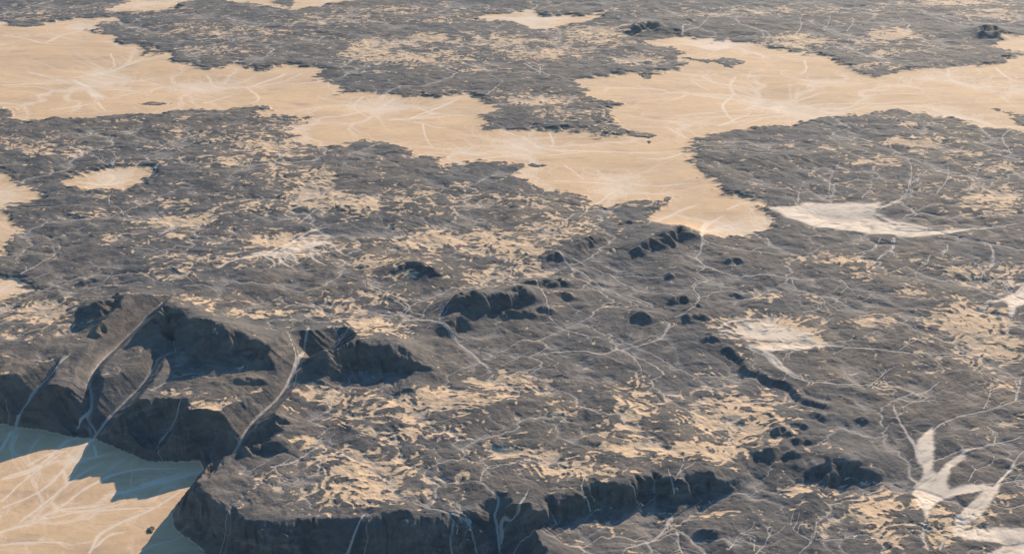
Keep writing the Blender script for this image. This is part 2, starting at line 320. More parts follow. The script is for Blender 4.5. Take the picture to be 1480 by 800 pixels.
# traced washes (half-width in photo pixels, points)
ST = [
 (1.4,[(20,618,B),(32,591,-120),(48,568,-70),(64,550,-38),(78,533),(110,505)]),
 (1.4,[(111,628,B),(132,594,-110),(133,570,-70),(130,550,-45),(140,528,-35),(175,495,-38),(225,455,-22),(262,430)]),
 (3.2,[(150,518,-36),(175,497,-38),(205,475,-30),(225,455,-22)]),
 (2.0,[(133,634,B),(150,612,-148),(199,560,-70),(215,545,-58),(235,525,-70)]),
 (1.0,[(222,650,B),(250,613,-100),(272,583,-28)]),
 (2.0,[(300,680,B),(338,652,-125),(362,612,-62),(405,572,-38),(432,530,-40),(441,505,-40),(447,480),(430,462),(418,453)]),
 (4.0,[(415,565,-38),(432,535,-40),(438,515,-40)]),
 (1.3,[(466,527,-90),(489,490),(517,470),(521,460)]),(1.0,[(489,488),(483,474)]),(1.0,[(425,560),(429,522),(419,497),(415,485)]),
 (1.4,[(390,676),(420,668),(440,655),(475,636)]),(1.0,[(399,675),(402,688)]),
 (1.6,[(497,800,-100),(512,772,-52),(533,733)]),
 (1.3,[(693,797,-140),(679,763,-70),(676,743),(635,733),(600,725),(574,719)]),(1.1,[(676,743),(655,728),(640,722)]),
 (1.8,[(722,790,-130),(719,762,-92),(715,746,-60),(720,729,-40),(706,706),(693,696),(666,692)]),(1.2,[(696,695),(698,682),(710,667)]),
 (1.5,[(726,780,-110),(727,752,-70),(747,733),(769,701)]),
 (1.0,[(804,770,-90),(797,750,-60),(787,733,-20)]),(1.0,[(855,750,-80),(842,725,-50),(840,706),(847,686)]),(1.0,[(972,728,-60),(971,712,-40),(966,675)]),(1.0,[(975,700),(990,672)]),
 (3.0,[(973,729),(962,752)]),(1.5,[(973,729),(956,760),(930,775),(905,785),(895,800)]),(1.2,[(980,755),(983,780),(990,800)]),
 (1.3,[(529,410),(561,427),(591,444),(583,456),(608,464),(635,473),(666,495),(683,508),(706,532),(722,545)]),(2.4,[(683,508),(706,532),(715,542)]),
 (1.0,[(610,463),(615,451),(635,434)]),(1.0,[(635,471),(639,459),(659,441)]),(0.9,[(500,400),(529,410)]),
 (1.4,[(780,512),(830,508),(870,512),(895,503),(930,497),(955,488),(968,472),(975,462)]),(2.6,[(955,487),(967,474),(968,464)]),
 (1.0,[(895,503),(915,514),(928,535),(925,548)]),(1.0,[(975,462),(1000,450),(1012,432),(1000,415),(1025,400),(1040,388)]),
 (1.2,[(805,365),(840,392),(880,418),(925,438),(960,455)]),(0.9,[(770,405),(790,440),(797,462),(830,480),(880,495)]),
 (1.0,[(820,370),(880,392),(940,400),(985,410),(1010,412)]),(0.9,[(835,400),(900,430),(950,452)]),(0.8,[(880,392),(905,408),(960,425),(1010,432)]),
 (0.8,[(800,470),(850,486),(905,496)]),(0.8,[(720,545),(760,535),(800,528)]),(0.8,[(690,505),(730,512),(770,515)]),
 (2.2,[(1016,336),(1014,346)]),(1.5,[(1014,340),(1012,360),(1007,372),(1025,385),(1060,395),(1140,400),(1200,403),(1262,416)]),
 (1.0,[(1018,348),(1045,357),(1075,364),(1130,367),(1190,368)]),(1.1,[(1142,401),(1152,415),(1180,426),(1212,446),(1245,450)]),
 (1.0,[(1000,400),(1020,405),(1023,392)]),(0.8,[(1180,426),(1230,432),(1290,440)]),(0.8,[(1215,403),(1240,425)]),
 (1.6,[(1352,333),(1385,341),(1430,350),(1480,362),(1530,372)]),(1.3,[(1352,334),(1400,330),(1430,328),(1500,322)]),
 (1.5,[(1430,352),(1437,368),(1434,382),(1416,393)]),(1.0,[(1418,403),(1424,385)]),
 (1.4,[(1293,340),(1290,358),(1275,368),(1260,385)]),(1.0,[(1288,358),(1294,372)]),(1.0,[(1275,340),(1262,356)]),(1.2,[(1245,333),(1248,345)]),(1.0,[(1369,350),(1368,362),(1362,372)]),
 (1.0,[(1345,370),(1340,380),(1325,390),(1322,402)]),
 (1.0,[(1153,295),(1155,280),(1160,262)]),(1.0,[(1200,288),(1200,272),(1204,250),(1213,238)]),(1.0,[(1245,285),(1258,270),(1265,255)]),(1.0,[(1300,285),(1312,270),(1320,252)]),(1.0,[(1268,300),(1300,285),(1340,275)]),
 (0.9,[(1318,280),(1318,240),(1312,225),(1318,213)]),(0.9,[(1325,262),(1332,245)]),(0.9,[(1352,280),(1370,255),(1372,228)]),(0.9,[(1403,270),(1412,250),(1415,228)]),(0.9,[(1380,280),(1425,268),(1450,262)]),
 (1.2,[(1030,485),(1060,488),(1120,496),(1185,500),(1250,505),(1330,512),(1400,512),(1470,518),(1520,525)]),(0.9,[(1185,500),(1240,490),(1280,484),(1290,474)]),
 (2.4,[(1075,503),(1105,513),(1122,530),(1140,543)]),(1.6,[(1122,530),(1150,548),(1200,555),(1260,557),(1290,578)]),(1.0,[(1260,556),(1275,542),(1282,530)]),(0.9,[(1170,500),(1130,515)]),(0.9,[(1300,508),(1330,490)]),
 (1.1,[(1160,452),(1180,448),(1190,440)]),(0.9,[(1110,470),(1120,450)]),
 (2.0,[(1341,800),(1334,778),(1339,746)]),(1.9,[(1326,660),(1318,638),(1302,612),(1293,590),(1295,576)]),(1.5,[(1295,576),(1320,569),(1345,562),(1362,548)]),(0.9,[(1300,592),(1325,580),(1370,580)]),
 (1.7,[(1347,624),(1370,609),(1410,598),(1450,588),(1468,580),(1500,568)]),(1.4,[(1467,580),(1474,556),(1478,535)]),(1.1,[(1420,592),(1430,570),(1437,552)]),
 (1.3,[(1348,667),(1380,655),(1415,648),(1450,638),(1490,632)]),(1.1,[(1436,645),(1442,622)]),(2.5,[(1362,692),(1380,665),(1395,652)]),
 (2.6,[(1355,716),(1385,706),(1430,702)]),(1.2,[(1435,702),(1462,694),(1490,690)]),(1.2,[(1440,700),(1462,675),(1480,650),(1500,640)]),(1.0,[(1400,697),(1410,680),(1440,670)]),(1.0,[(1425,725),(1455,735),(1490,725)]),
 (1.8,[(1357,800),(1364,786),(1382,771),(1390,755),(1398,738)]),(1.6,[(1385,772),(1425,766)]),(1.3,[(1386,773),(1420,777),(1450,780)]),(1.4,[(1393,762),(1404,748),(1412,735)]),
 (1.1,[(1155,800),(1175,782),(1178,755),(1186,745)]),(0.9,[(1175,782),(1150,768),(1143,758)]),(1.1,[(1090,800),(1108,780),(1120,755)]),(0.9,[(1090,795),(1092,770)]),(0.9,[(1178,780),(1215,778),(1235,768)]),(0.9,[(1055,790),(1070,765)]),
 (2.0,[(1480,412),(1466,425),(1464,445),(1455,485)]),(1.4,[(1453,432),(1430,438),(1418,450),(1402,458)]),(1.3,[(1470,425),(1455,415),(1455,400)]),
 (1.2,[(1500,186),(1475,187),(1453,192),(1451,205),(1461,218),(1461,228)]),(0.9,[(1000,212),(1060,211),(1150,209)]),(1.0,[(960,217),(1040,218),(1100,223),(1160,227)]),
 (2.2,[(315,393),(335,383),(372,372),(400,363)]),(1.6,[(390,368),(415,372),(440,375)]),(1.5,[(400,365),(430,358),(455,352)]),(1.5,[(410,360),(425,350),(450,342)]),(1.4,[(440,350),(465,368)]),(1.4,[(455,345),(470,355),(478,370)]),(1.3,[(425,355),(410,382)]),
 (1.0,[(200,268),(215,255),(222,235)]),(1.0,[(150,245),(160,240),(172,225)]),(1.0,[(165,243),(150,235),(130,215)]),(1.0,[(162,282),(160,295),(176,303),(180,317),(165,325)]),(1.0,[(120,285),(140,275)]),
 (1.0,[(30,400),(55,385),(75,372),(95,350)]),(1.0,[(50,420),(85,421),(100,425),(115,440)]),(1.0,[(60,418),(110,410),(150,408)]),
 (1.0,[(195,361),(240,367),(300,380),(360,382)]),(1.4,[(230,340),(250,328),(270,322)]),(1.0,[(430,325),(455,305),(480,290)]),(1.0,[(455,262),(470,280),(530,288)]),(1.2,[(480,290),(540,285),(600,295)]),
 (1.0,[(398,235),(405,225),(400,215)]),(1.0,[(285,190),(300,205),(310,210)]),(1.0,[(360,93),(385,80),(402,68),(410,62)]),(0.9,[(402,68),(460,58)]),(0.9,[(330,33),(350,38),(380,33)]),
 (1.0,[(700,140),(715,130),(730,120)]),(0.9,[(778,108),(782,100),(778,92)]),(1.2,[(755,94),(790,108),(830,117)]),(1.0,[(872,15),(900,8)]),(1.0,[(770,14),(778,4)]),(1.0,[(650,18),(690,22)]),
 (1.1,[(1108,56),(1100,45),(1075,38),(1064,30),(1068,15)]),(1.3,[(1075,38),(1105,46),(1112,54),(1095,62)]),(0.9,[(1150,50),(1158,35),(1155,22)]),(1.2,[(1300,50),(1312,35),(1290,25)]),(0.9,[(1190,45),(1200,30)]),(0.9,[(1225,45),(1235,30)]),(1.2,[(1350,25),(1390,37),(1420,45),(1450,47),(1480,55)]),(1.2,[(985,50),(990,40),(1003,33)]),(1.0,[(988,48),(1015,35),(1030,20)]),
 (1.2,[(790,222),(850,216),(920,218),(980,220)]),
]
SAND_ST = [ # streaks across the sand: pale, spread out
 (3.0,[(105,108),(130,104),(160,98),(195,86),(220,76)]),(5,[(125,125),(135,132),(142,140)]),(2.2,[(0,120),(50,117),(110,117)]),(2.2,[(0,50),(40,56),(68,63),(130,64)]),(1.6,[(68,62),(90,50),(110,45)]),(2.0,[(70,155),(110,150),(140,144)]),(1.6,[(140,142),(150,155),(170,160)]),(1.4,[(40,100),(70,107),(110,116)]),(1.4,[(145,125),(180,125),(215,130)]),(1.2,[(160,75),(165,90),(150,100)]),
 (3.0,[(355,122),(380,115),(405,108),(420,100)]),(2.0,[(320,121),(350,122)]),(1.6,[(300,105),(310,118),(330,122)]),(1.4,[(295,146),(340,132)]),(1.3,[(360,125),(375,140),(360,150)]),
 (1.8,[(525,135),(512,148),(525,162),(550,168)]),(3.2,[(590,168),(625,155),(660,142),(675,138)]),(1.6,[(545,155),(560,145),(575,136)]),(1.4,[(600,170),(650,165),(690,163)]),(1.4,[(600,172),(630,182),(650,183)]),
 (1.6,[(635,238),(680,228),(740,220),(800,214)]),(2.0,[(760,192),(775,205),(785,210)]),(1.4,[(730,186),(755,195),(770,205)]),(1.6,[(795,188),(800,205),(790,212)]),(2.0,[(800,214),(860,215),(920,218),(985,219)]),(1.4,[(985,219),(960,228),(910,226)]),(1.2,[(610,175),(620,205),(640,212)]),
 (2.2,[(862,292),(885,275),(905,262)]),(1.6,[(800,258),(850,260),(905,261)]),(1.4,[(905,261),(950,265),(1010,262)]),(1.2,[(820,235),(835,250),(850,260)]),
 (2.5,[(1015,335),(1018,322),(1030,312)]),(4.5,[(1040,325),(1055,320),(1068,332)]),(2,[(1050,300),(1075,290),(1095,288)]),(1.6,[(950,318),(985,300),(1020,290)]),
 (4,[(1100,150),(1120,150),(1130,158)]),(1.8,[(1055,122),(1060,132),(1045,150),(1060,170),(1085,180)]),(2.0,[(985,130),(1030,137),(1085,140),(1110,147)]),(1.6,[(1062,108),(1055,122),(1070,135),(1090,140)]),(1.6,[(1150,148),(1200,145),(1280,145),(1360,145)]),(1.4,[(1130,142),(1165,138),(1200,128)]),(1.6,[(1165,85),(1165,98),(1155,108)]),(1.4,[(1040,180),(1060,170),(1090,155)]),(1.2,[(1000,115),(1030,130)]),(1.6,[(1370,98),(1375,112),(1400,120),(1480,125)]),(1.5,[(1440,95),(1460,112),(1490,120)]),(2.0,[(1360,165),(1400,168),(1440,180)]),(3.0,[(1000,60),(1030,68),(1060,62)]),(2.0,[(1060,62),(1095,60)]),(1.4,[(960,180),(980,190),(1000,200)]),
 (1.5,[(150,262),(165,252),(162,243)]),(1.2,[(130,258),(150,262),(190,258)]),(1.2,[(0,270),(25,268)]),(1.4,[(740,28),(780,20),(800,30)]),(1.2,[(0,418),(25,405)]),
 (1.2,[(1180,120),(1240,118),(1300,112)]),(1.2,[(1240,135),(1300,132),(1400,138)]),
 (5.0,[(0,690,B),(60,668,B),(100,635,B),(133,637,B)]),(2.2,[(0,692,B),(40,680,B),(80,665,B),(130,660,B),(180,650,B)]),(3.4,[(0,765,B),(50,750,B),(80,735,B),(130,728,B),(180,720,B)]),(2.2,[(0,730,B),(60,705,B),(100,668,B),(130,640,B)]),(3.0,[(30,750,B),(70,720,B),(105,690,B),(160,660,B)]),(2.6,[(80,735,B),(130,700,B),(190,678,B),(290,675,B)]),(1.6,[(90,735,B),(160,733,B),(260,730,B)]),(3.2,[(130,800,B),(145,770,B),(170,755,B),(215,735,B),(285,690,B)]),(1.6,[(0,722,B),(50,680,B),(110,640,B)]),(1.6,[(135,790,B),(160,770,B),(190,765,B)]),(2.2,[(0,650,B),(15,625,B),(22,618,B)]),(1.4,[(140,660,B),(135,640,B)]),(1.6,[(60,745,B),(120,735,B),(200,722,B)]),(1.4,[(0,782,B),(60,778,B),(110,782,B)]),(1.4,[(40,670,B),(70,655,B),(110,650,B)]),
 (2.2,[(150,715,B),(215,700,B),(295,680,B)]),(5.5,[(200,700,B),(250,690,B),(292,680,B)]),
]
def stroke(tgt, strokes, wob=0.00045, wscale=1.0):
    rr = np.random.RandomState(77)
    for k, (w, pts) in enumerate(strokes):
        C0 = resample(uvpoly(pts), 6); Ym = math.exp(C0[:, 1].mean()); mpp = math.hypot(Ym, H_CAM) / F
        nrm = np.gradient(C0, axis=0); nrm = np.stack([-nrm[:, 1], nrm[:, 0]], 1); nrm /= np.linalg.norm(nrm, axis=1, keepdims=True) + 1e-12
        tt = np.linspace(0, 1, len(C0))[:, None]
        ns = 1 if w < 1.3 else int(2 + w * 2.2)
        for q in range(ns):
            off = 0 if q == 0 else rr.randn() * w * wscale * mpp / Ym * .75
            amp = 1.0 if q == 0 else rr.uniform(.35, .95)
            wv = np.cumsum(rr.randn(len(C0), 1), 0); wv -= wv.mean()
            P = C0 + nrm * (off * (.35 + 1.3 * np.abs(tt - .15)) + wv * wob * (1.0 if w < 1.6 else .6))
            if q: a0 = rr.randint(0, max(1, len(P) // 3)); P = P[a0:max(a0 + 4, len(P) - rr.randint(0, max(1, len(P) // 3)))]
            W = (0.72 if w < 1.15 else 0.95 + 0.2 * w * (q == 0)) * wscale * mpp * 1.1
            wi, wj, d, side, par, zz, L = line_field(P, W * 4 / Ym + 0.002)
            ww = W * (1.15 - 0.6 * par) + 0.3 * mpp
            f = np.clip(1.25 - d / ww * .8, 0, 1) * amp * np.clip((1.0 - par) * 5, 0, 1) * (1 if q == 0 else 1) * np.clip(.2 + par * (30 if q == 0 else 6), 0, 1)
            tgt[wi, wj] = np.maximum(tgt[wi, wj], f)
rt = np.random.RandomState(9); TW = []
for w, pts in ST:
    if len(pts[0]) > 2 or any(len(p) > 2 for p in pts): continue
    Q = resample([(p[0], p[1]) for p in pts], 5)
    ax_ = Q[-1] - Q[0]
    for _ in range(2 + len(pts) // 2):
        k = rt.randint(2, len(Q)); sx = rt.choice([-1, 1]); ln = rt.uniform(10, 34) * (.35 + Q[k][1] / 600)
        t0 = Q[k] - Q[k - 1]; ang = math.atan2(t0[1] * 2, t0[0]) + sx * rt.uniform(.35, .95)
        p1 = Q[k] + ln * .5 * np.array([math.cos(ang), .5 * math.sin(ang)]); ang += rt.uniform(-.6, .6); p2 = p1 + ln * .5 * np.array([math.cos(ang), .5 * math.sin(ang)])
        TW.append((.8, [tuple(Q[k]), tuple(p1), tuple(p2)]))
st = np.zeros(Uf.shape, f32); stroke(st, TW); st *= .8; stroke(st, ST)
ss = np.zeros(Uf.shape, f32); stroke(ss, SAND_ST, wob=0.0007)
sl = np.zeros(Uf.shape, f32)
stroke(sl, [(7,[(1110,299),(1180,300),(1260,313),(1330,329),(1410,334)]),(5,[(1180,296),(1250,303),(1320,322),(1370,333)]),(3,[(1240,300),(1275,296),(1310,284)]),(4,[(1130,303),(1200,292),(1265,292)]),(3,[(1330,332),(1400,330),(1450,326)]),
 (1.6,[(315,393),(340,382),(375,373),(410,360),(430,345)]),(1.6,[(365,373),(410,357),(450,340),(490,338)]),(1.4,[(375,372),(400,372),(412,385),(428,392)]),(1.4,[(440,345),(450,360),(452,375),(470,388)]),(1.4,[(450,345),(475,352),(492,365),(500,372)]),(1.4,[(420,352),(440,338),(462,330),(480,328)]),(1.2,[(380,371),(395,380),(396,392)]),(1.5,[(365,373),(420,362),(470,352),(500,350)]),(1.5,[(372,372),(420,368),(455,368),(478,368)]),(2,[(385,370),(415,376),(440,384)]),(2,[(410,362),(425,372),(430,385)]),(2,[(430,352),(455,362),(468,378)]),(2,[(400,366),(405,378),(402,388)]),
 (4,[(1050,480),(1100,487),(1150,496),(1230,503)]),(4,[(1065,468),(1110,480),(1160,492),(1215,502)]),(3,[(1080,500),(1130,500),(1190,501)]),(4,[(1085,500),(1108,511),(1125,530),(1150,547)]),(3,[(1095,505),(1120,520),(1140,541),(1175,552)]),(3,[(1035,478),(1060,466),(1110,462)]),(3,[(1040,482),(1080,474),(1140,478)]),
 (1.6,[(1352,690),(1366,674),(1396,654),(1415,648)]),(1.5,[(1352,722),(1390,708),(1450,697)]),(2,[(1382,770),(1440,766),(1500,764)]),(2,[(1382,772),(1420,780),(1470,786)]),(1.5,[(1430,712),(1450,690),(1470,668)]),(1.2,[(1337,700),(1322,690),(1312,684)]),
 (3.5,[(1490,405),(1468,425),(1462,445),(1457,465)]),(3,[(1490,420),(1450,434),(1425,442)]),(2.5,[(1480,410),(1462,412),(1455,400)]),
 (4,[(105,110),(135,128),(150,142)]),(4,[(1090,146),(1120,152),(1140,146)]),(3,[(1016,336),(1025,320),(1050,306)]),(3,[(1016,336),(1040,325),(1072,318)]),(3,[(560,170),(600,168),(640,158)]),(3,[(770,205),(800,213),(850,215)]),
 (3,[(110,258),(155,262),(200,252)]),(3,[(700,22),(770,24),(850,22)])], wob=.0006)
print('strokes', time.time() - T0)

# pale silt flats
PANS = [[(1115,299),(1149,296),(1165,290),(1205,291),(1223,291),(1250,294),(1271,291),(1257,307),(1301,326),(1352,333),(1399,331),(1352,337),(1318,339),(1250,331),(1183,324),(1142,312)],
 [(1346,621),(1337.5,629),(1329,637),(1327,657),(1333,670),(1337,683),(1328,696),(1324,709),(1328.5,722),(1336,741),(1339,750),(1344,735),(1348,727),(1352,716),(1355,699),(1352,686),(1346,680),(1347,647)],
 [(1347,680),(1355,693),(1360,709),(1352,722),(1360,719),(1383,712),(1412,709),(1435,706),(1422,702.6),(1396,702.6),(1370,709),(1365,699),(1370,680),(1383,667),(1393,659),(1380,662),(1365,676.6),(1355,688)],
 [(1380,771),(1386,748),(1399,732),(1422,712),(1442,702.6),(1435,719),(1422,735),(1409,748),(1396,755),(1390,764)],
 [(1381.5,772.5),(1402.6,766),(1422,763),(1448,764),(1480,768),(1510,769),(1510,782),(1480,782),(1451,782),(1422,779),(1396,778)],
 [(1425,804),(1450,793),(1480,787),(1500,780),(1500,806)],
 [(1085,503),(1110,499),(1150,500),(1188,502),(1130,506),(1116,508)],
 [(1450,432),(1470,422),(1490,410),(1490,438),(1468,444),(1462,456),(1459,440)]]
PANS_SOFT = [[(395,366),(425,350),(450,340),(480,343),(470,356),(440,362),(420,368)],[(1040,470),(1075,460),(1120,462),(1160,475),(1200,498),(1150,505),(1090,498),(1060,488)],
 [(1115,150),(1105,143),(1120,140),(1138,148),(1130,160),(1115,158)],[(118,123),(135,124),(152,134),(143,145),(132,137)],[(1015,335),(1025,315),(1045,308),(1070,330),(1045,335)],
 [(60,690,B),(110,640,B),(135,636,B),(130,660,B),(95,690,B),(50,720,B)],[(990,55),(1030,60),(1070,58),(1060,68),(1020,70)]]
pnf = np.clip((Yw / 9000) ** 1.6, .55, 1)
pan = merge_sdf([uvpoly(p) for p in PANS], 0.02) + fbm(150, 5, 51) * .0022 * Yw * pnf + fbm(90, 5, 53, .65, x=Xw * .35 + Yw * .12, y=Yw) * .0075 * Yw * pnf
pan = pan + 8 + fbm(26, 3, 57, .7) * 14
pan_m = sstep(-.0032 * Yw, .0022 * Yw, pan)
pans = merge_sdf([uvpoly(p) for p in PANS_SOFT], 0.03)
pans = sstep(-60, 110, pans - 15 + fbm(200, 5, 52, .65, x=Xw * .45 + Yw * .1, y=Yw) * 190)
h = h - pan_m * 3 - st * 2.5 - ss * 0.8

# ------------------------------------------------------------------ sand drifted into hollows of the lava
PATCH = [(520,672,65,28,1),(475,715,70,18,.75),(555,705,50,16,.9),(600,600,50,16,.7),(560,580,90,14,.75),(670,575,60,14,1.2),(735,550,45,12,1.1),(610,630,70,12,.6),(540,475,50,24,.85),(500,440,60,14,.5),
 (560,430,45,12,.6),(820,682,45,18,.95),(800,655,60,10,.6),(700,655,30,10,.7),(725,655,20,8,.8),(870,625,40,12,.5),(920,605,30,38,.9),(945,650,60,14,.8),(890,655,40,10,.6),(1060,605,70,45,.85),(1020,655,55,14,.8),(980,570,60,25,.35),(1150,610,30,10,.3),
 (1035,735,24,8,.9),(882,745,25,5,.8),(1260,735,70,25,.75),(1280,778,45,22,.7),(1360,765,25,40,.6),(1430,745,60,20,.5),(1180,705,70,10,.6),(1270,560,14,12,.6),(1395,465,55,32,.85),(1440,500,55,34,.9),(1460,610,30,10,.5),(1450,560,30,20,.5),(1400,390,60,14,.8),(1450,405,30,14,.7),
 (1240,375,45,10,.7),(1250,397,35,8,.6),(1180,372,40,8,.5),(1330,420,35,10,.6),(1320,205,70,7,.85),(1380,220,60,7,.6),(1270,232,35,9,.75),(1440,238,50,8,.6),(1430,288,40,22,.85),(1180,215,50,6,.4),(1275,172,15,4,.6),(1310,180,15,4,.6),(1140,196,25,5,.3),
 (1110,475,55,18,1.1),(1145,490,40,12,1),(1110,430,22,8,.7),(1260,462,35,8,.85),(1150,430,60,6,.4),(1310,525,60,12,.4),
 (620,345,55,16,.95),(560,300,70,18,.5),(700,345,70,20,.6),(745,362,50,14,.9),(600,395,70,18,.45),(770,392,35,12,.7),(700,400,40,14,.8),(810,330,60,20,.7),(850,300,60,14,.45),(650,285,90,16,.5),(760,290,60,10,.45),
 (300,195,90,12,.5),(390,212,55,14,.85),(330,235,80,10,.55),(430,255,60,12,.6),(420,180,60,10,.6),(260,318,55,12,.85),(250,345,40,8,.5),(360,345,70,12,.45),(250,400,45,9,.7),(300,380,70,12,.6),(480,292,70,14,.8),(450,270,40,20,.7),(430,355,60,16,.8),(140,310,40,8,.6),(160,345,60,8,.4),(235,292,40,5,.7),(420,300,80,14,.45),(170,280,60,8,.4),
 (45,448,60,14,.8),(70,460,30,8,.8),(30,480,50,10,.5),(120,420,40,8,.4),(350,460,90,9,.7),(290,440,50,10,.5),(330,590,70,9,.85),(270,570,40,8,.5),(460,570,60,10,.8),(510,605,40,12,.6),(430,640,40,12,.5),(380,690,30,16,.5),(480,455,40,8,.5),(0,530,30,15,.4),(590,660,40,10,.5),(600,715,60,14,.5),(660,690,50,10,.5),(760,600,90,18,.35),(850,560,80,14,.35),
 (50,22,80,8,.5),(20,205,60,6,.5),(90,215,60,8,.5),(60,220,40,6,.6),(340,45,140,14,.5),(300,72,80,8,.5),(480,30,80,10,.5),(560,15,60,6,.6),(600,85,110,14,.65),(620,56,35,6,1),(530,75,30,8,.9),(560,62,50,6,.8),(720,60,70,10,.7),(790,78,60,10,.7),(860,45,60,8,.85),(780,145,50,10,.85),(920,86,34,7,.9),(850,60,60,10,.6),(640,30,60,6,.5),(700,100,60,8,.4),(820,165,70,10,.4),(870,185,40,5,.6),
 (1240,60,80,10,.5),(1290,50,35,8,1.0),(1275,77,25,5,.8),(1145,58,35,9,1.0),(1220,15,120,8,.5),(1100,15,60,8,.5),(1440,20,60,8,.7),(1270,95,40,5,.6),(1030,20,60,6,.5),(1380,5,80,5,.8),(350,110,20,4,.4),(200,15,60,6,.6),(550,380,60,10,.6),(1180,650,40,8,.3),(900,690,30,6,.4),(1100,560,50,10,.3),(800,600,40,10,.4),(1390,330,40,8,.3)]
dens = 0.09 + 0.09 * sstep(5500, 9500, Yw) + 0.24 * fbm(1300, 3, 61) + 0 * Uf
for (x, y, rx, ry, a) in PATCH:
    c = np.array(UV(x, y)); ex = abs(UV(x + rx, y)[0] - c[0]); ey = abs(UV(x, y - ry)[1] - UV(x, y + ry)[1]) / 2
    wi, wj = window(np.array([c - [ex * 2.4, ey * 2.4], c + [ex * 2.4, ey * 2.4]]), 0)
    q = ((Uf[wi, wj] - c[0]) / ex) ** 2 + ((Vf[wi, wj] - c[1]) / ey) ** 2
    dens[wi, wj] = np.maximum(dens[wi, wj], dens[wi, wj] * 0.5 + a * 0.74 * np.exp(-q * 0.62))
wl2 = fbm(420, 3, 62)
px_, py_ = Xw + wl2 * 110, Yw + fbm(420, 3, 63) * 110
nA = fbm(210, 6, 64, 0.68, x=px_, y=py_)
band = np.abs(((fbm(520, 4, 65, 0.5, x=px_, y=py_) * 7.5) % 1.0) - 0.5) * 2
nB = fbm(64, 4, 66, 0.75, x=Xw * .62 + nA * 60, y=Yw * 1.1 + nA * 90 + wx * 60); lod2 = sstep(3500, 9000, Yw)
thr = 0.5 + nA * (0.50 + .2 * lod2) + nB * 0.78 + (band - 0.5) * 0.42
gyr, gxr = np.gradient(blur(h, 1, 1)); slope = np.hypot(gyr, gxr) / CELL
sandp = np.minimum(dens, 0.67 + .06 * lod2) * 1.02 - thr - sstep(.38, .7, slope) * 1.5 # > 0: sand between the rocks
noedge = sstep(0, -40, edge) * sstep(20, -150, edge_b)
sandp = np.where(noedge > 0.5, sandp, -1.0)
pm = np.maximum(pan_m, pans)
h = h * (1 - pm * .85) + blur(h, 7, 2) * pm * .85
h = h - sstep(-0.1, 0.12, sandp) * 3.5

# ------------------------------------------------------------------ drainage: priority flood + D8 accumulation on the detailed part
hc = np.ascontiguousarray(h[ci, cj]).astype(np.float64)
ny, nx = hc.shape
rs = np.random.RandomState(4)
hn = hc / (CELL[ci, cj] / 5.0) ** 0.5 + blur(rs.randn(ny, nx).astype(f32), 1, 1) * 2.2
flat = hn.ravel().tolist(); N = nx * ny
done = bytearray(N); par = np.full(N, -1, np.int64).tolist(); order = []
heap = []
for i in range(0, N, nx):
    for q in (i, i + nx - 1): heap.append((flat[q], q)); done[q] = 1
for q in list(range(1, nx - 1)) + list(range(N - nx + 1, N - 1)): heap.append((flat[q], q)); done[q] = 1
for (x, y, r, dep) in SINKS:
    a, b = UV(x, y, 0); i = int((b - vc[0]) / D); j = int((a - uc[0]) / D)
    if 2 < i < ny - 2 and 2 < j < nx - 2: q = i * nx + j; heap.append((flat[q], q)); done[q] = 1
heapq.heapify(heap)
pop, push = heapq.heappop, heapq.heappush
offs = (-1, 1, -nx, nx, -nx - 1, -nx + 1, nx - 1, nx + 1)
while heap:
    z, q = pop(heap); order.append(q)
    cq = q % nx
    if cq == 0 or cq == nx - 1: 
        offq = ()
        for o in ((1,) if cq == 0 else (-1,)):
            p = q + o
            if not done[p]: done[p] = 1; par[p] = q; push(heap, (max(flat[p], z + 1e-4), p))
        continue
    for o in offs:
        p = q + o
        if 0 <= p < N and not done[p]:
            done[p] = 1; par[p] = q; fp = flat[p]
            push(heap, (fp if fp > z else z + 1e-4, p))
acc = [1.0] * N
for q in reversed(order):
    p = par[q]
    if p >= 0: acc[p] += acc[q]
acc = np.array(acc, f32).reshape(ny, nx)
la = np.log10(acc)
print('flow', time.time() - T0, la.max())
fl = sstep(1.9, 3.1, la)
wide = np.maximum(fl, blur(np.where(la > 3.5, 1.0, 0).astype(f32), 1, 1) * 1.3)
flow = np.zeros(Uf.shape, f32)
flow[ci, cj] = np.clip(blur(wide, 1, 1) * 1.0, 0, 1) * 0.55 + wide * 0.55
carve = np.zeros(Uf.shape, f32)
carve[ci, cj] = blur(sstep(1.0, 4.2, la), 1, 2) * 0.6 + blur(sstep(1.6, 4.5, la), 3, 2) * 0.8
lav = sstep(10, -30, edge) * sstep(8, -30, edge_b)
h = h - carve * (0.45 + 1.25 * lav * (1 - np.maximum(pan_m, pans))) * np.clip(CELL, 3, 12)

